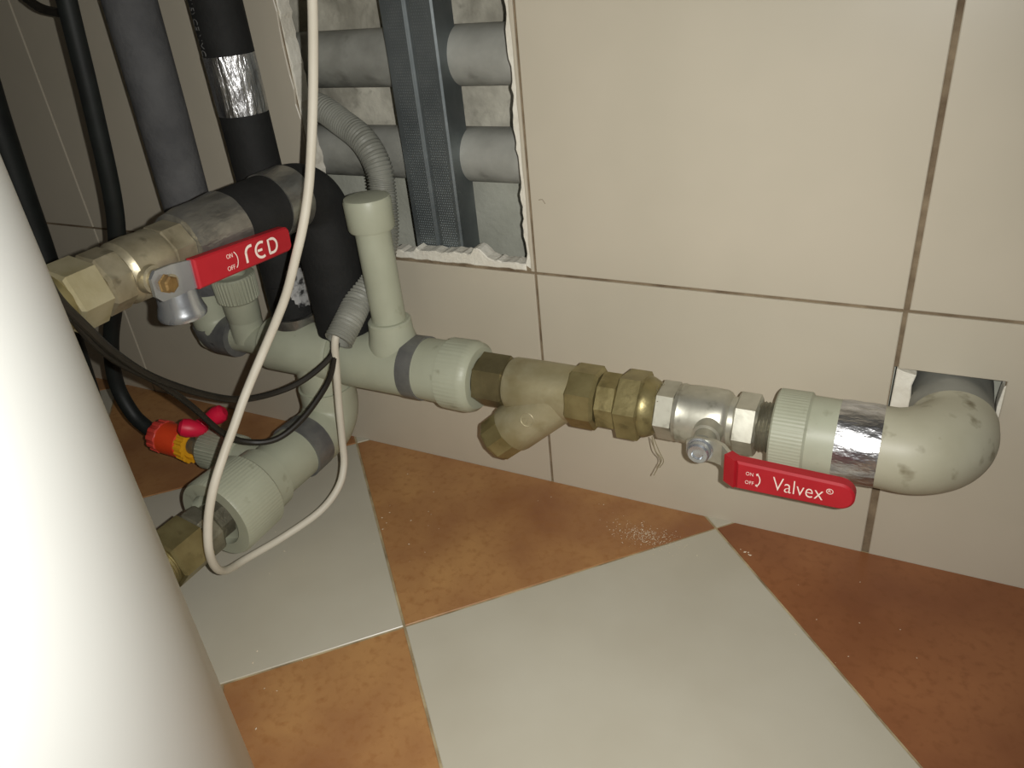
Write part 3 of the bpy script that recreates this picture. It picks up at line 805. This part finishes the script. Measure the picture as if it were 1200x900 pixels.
solo('black_cable', MB().tube(spline([(-9.90, -29.20, 30.03), (-11.18, -28.20, 28.19), (-12.03, -27.00, 26.14), (-13.72, -25.00, 23.29), (-15.72, -22.00, 19.77), (-16.00, -19.00, 16.83), (-16.24, -16.00, 14.57), (-15.53, -13.50, 13.76), (-14.31, -11.50, 13.96), (-13.01, -9.60, 15.07), (-12.52, -9.00, 16.28)], 10), 0.235, 10), 'black_pvc',
     'thin black cable drooping higher from the tank to the conduit end', 'cable')
solo('black_cable', MB().tube(spline([(-12.46, -27.20, 26.66), (-13.93, -25.80, 24.29), (-15.62, -23.80, 21.75), (-17.00, -21.00, 18.62), (-17.81, -18.80, 15.48), (-18.26, -16.60, 11.58), (-17.58, -15.20, 10.06), (-16.11, -13.80, 9.80), (-14.80, -12.00, 10.82), (-13.53, -10.10, 12.87), (-12.78, -9.50, 14.68), (-12.47, -9.00, 16.15)], 10), 0.235, 10), 'black_pvc',
     'thin black cable drooping lower beneath the other one over the lower pipe', 'cable')

# ================================================================== INSIDE THE CAVITY
for (z, r, lb) in ((34.0, 2.1, 'grey horizontal pipe in the wall cavity, the upper one'), (26.8, 2.05, 'grey horizontal pipe in the wall cavity, the lower one behind the conduit')):
    mb = MB(); mb.lathe((-50, 4.7, z), X, [(0, r), (20, r), (36, r + 0.03), (60, r)], 48)
    solo('cavity_pipe', mb, 'cavity_pipe', lb, 'pipe', 'horizontal pipes in the wall cavity')
t = thing('metal_stud', 'dark galvanised metal stud with knurled face standing in the wall cavity', 'metal stud', (-9.1, 2.8, 3))
SXL, SXR, SY = -11.35, -6.95, 1.42
prof = [(SXL, 4.1), (SXL, SY + 0.12), (SXL + 0.12, SY), (-9.38, SY), (-9.2, SY + 0.22), (-9.0, SY + 0.22), (-8.82, SY), (SXR - 0.14, SY), (SXR, SY + 0.14), (SXR, 4.1)]
mb = MB()
th_ = 0.08
for (q0, q1) in zip(prof, prof[1:]):
    pass
n = len(prof)
for z in (2.0, 61.8):
    for q in prof: mb.v.append(Vector((q[0], q[1], z)))
for i in range(n - 1): mb.face((i, i + 1, n + i + 1, n + i))
inn = [(x + (th_ if x < -9.1 else -th_), y + th_) for x, y in prof]
b0 = len(mb.v)
for z in (2.0, 61.8):
    for q in inn: mb.v.append(Vector((q[0], q[1], z)))
for i in range(n - 1): mb.face((b0 + i + 1, b0 + i, b0 + n + i, b0 + n + i + 1))
part('profile', mb, 'steel_stud', t, smooth=20)
mb = MB()
for (xa, xb) in ((-10.75, -9.55), (-8.65, -7.45)):
    for i in range(7):
        for j in range(128):
            x = xa + (xb - xa) * i / 6 + (0.04 if j % 2 else -0.04); z = 19.6 + j * 0.2; h = 0.055
            mb.add([(x - h, SY, z), (x, SY, z - h), (x + h, SY, z), (x, SY, z + h), (x, SY - 0.035, z)], [(0, 1, 4), (1, 2, 4), (2, 3, 4), (3, 0, 4)])
part('knurling', mb, 'steel_stud', t, smooth=0, kind='stuff')

# ================================================================== SMALL MARKS AND CRUMBS
def mark(pts, wd):
    mb = MB()
    stroke(mb, pts, (0, -0.02, 0), (1, 0, 0), (0, 0, 1), (0, -1, 0), wd, 0.012)
    part('scratch', mb, 'grout', wall, smooth=0)
mark([(31.9, 21.6), (31.55, 21.2), (31.6, 20.85), (31.9, 20.75)], 0.11)
mark([(30.7, 22.1), (30.75, 21.8)], 0.05)
mark([(0.75, 25.0), (1.05, 25.05), (1.25, 24.75)], 0.05)
mb = MB()
rnd = random.Random(3)
for (cx, cy, sx_, sy_, n, h) in ((9.8, -3.9, 2.2, 1.0, 420, 0.045), (-8.0, -9.0, 5, 5, 16, 0.07), (17.2, -3.0, 0.5, 0.3, 5, 0.12), (-9.0, -26.5, 2.5, 2.5, 6, 0.09),
                                 (-16, -15, 2.0, 3.0, 5, 0.08), (4, -2.4, 4, 1.0, 8, 0.06), (24, -7, 5, 4, 10, 0.06)):
    for i in range(n):
        x = rnd.gauss(cx, sx_ * 0.6); y = min(rnd.gauss(cy, sy_ * 0.6), -0.2); k = h * rnd.uniform(0.5, 1.5); a = rnd.uniform(0, 3.1)
        c_, s_ = math.cos(a), math.sin(a)
        P = [(k, 0), (0, k * 0.6), (-k * 0.9, 0.1 * k), (0, -k * 0.6)]
        mb.add([(x + px * c_ - py * s_, y + px * s_ + py * c_, 0.012) for px, py in P] + [(x, y, 0.012 + k * 0.5)],
               [(0, 1, 4), (1, 2, 4), (2, 3, 4), (3, 0, 4)])
ob = solo('plaster_crumbs', mb, 'crumb', 'tiny pale plaster crumbs scattered on the floor tiles', 'crumbs', smooth=0)
ob['kind'] = 'stuff'
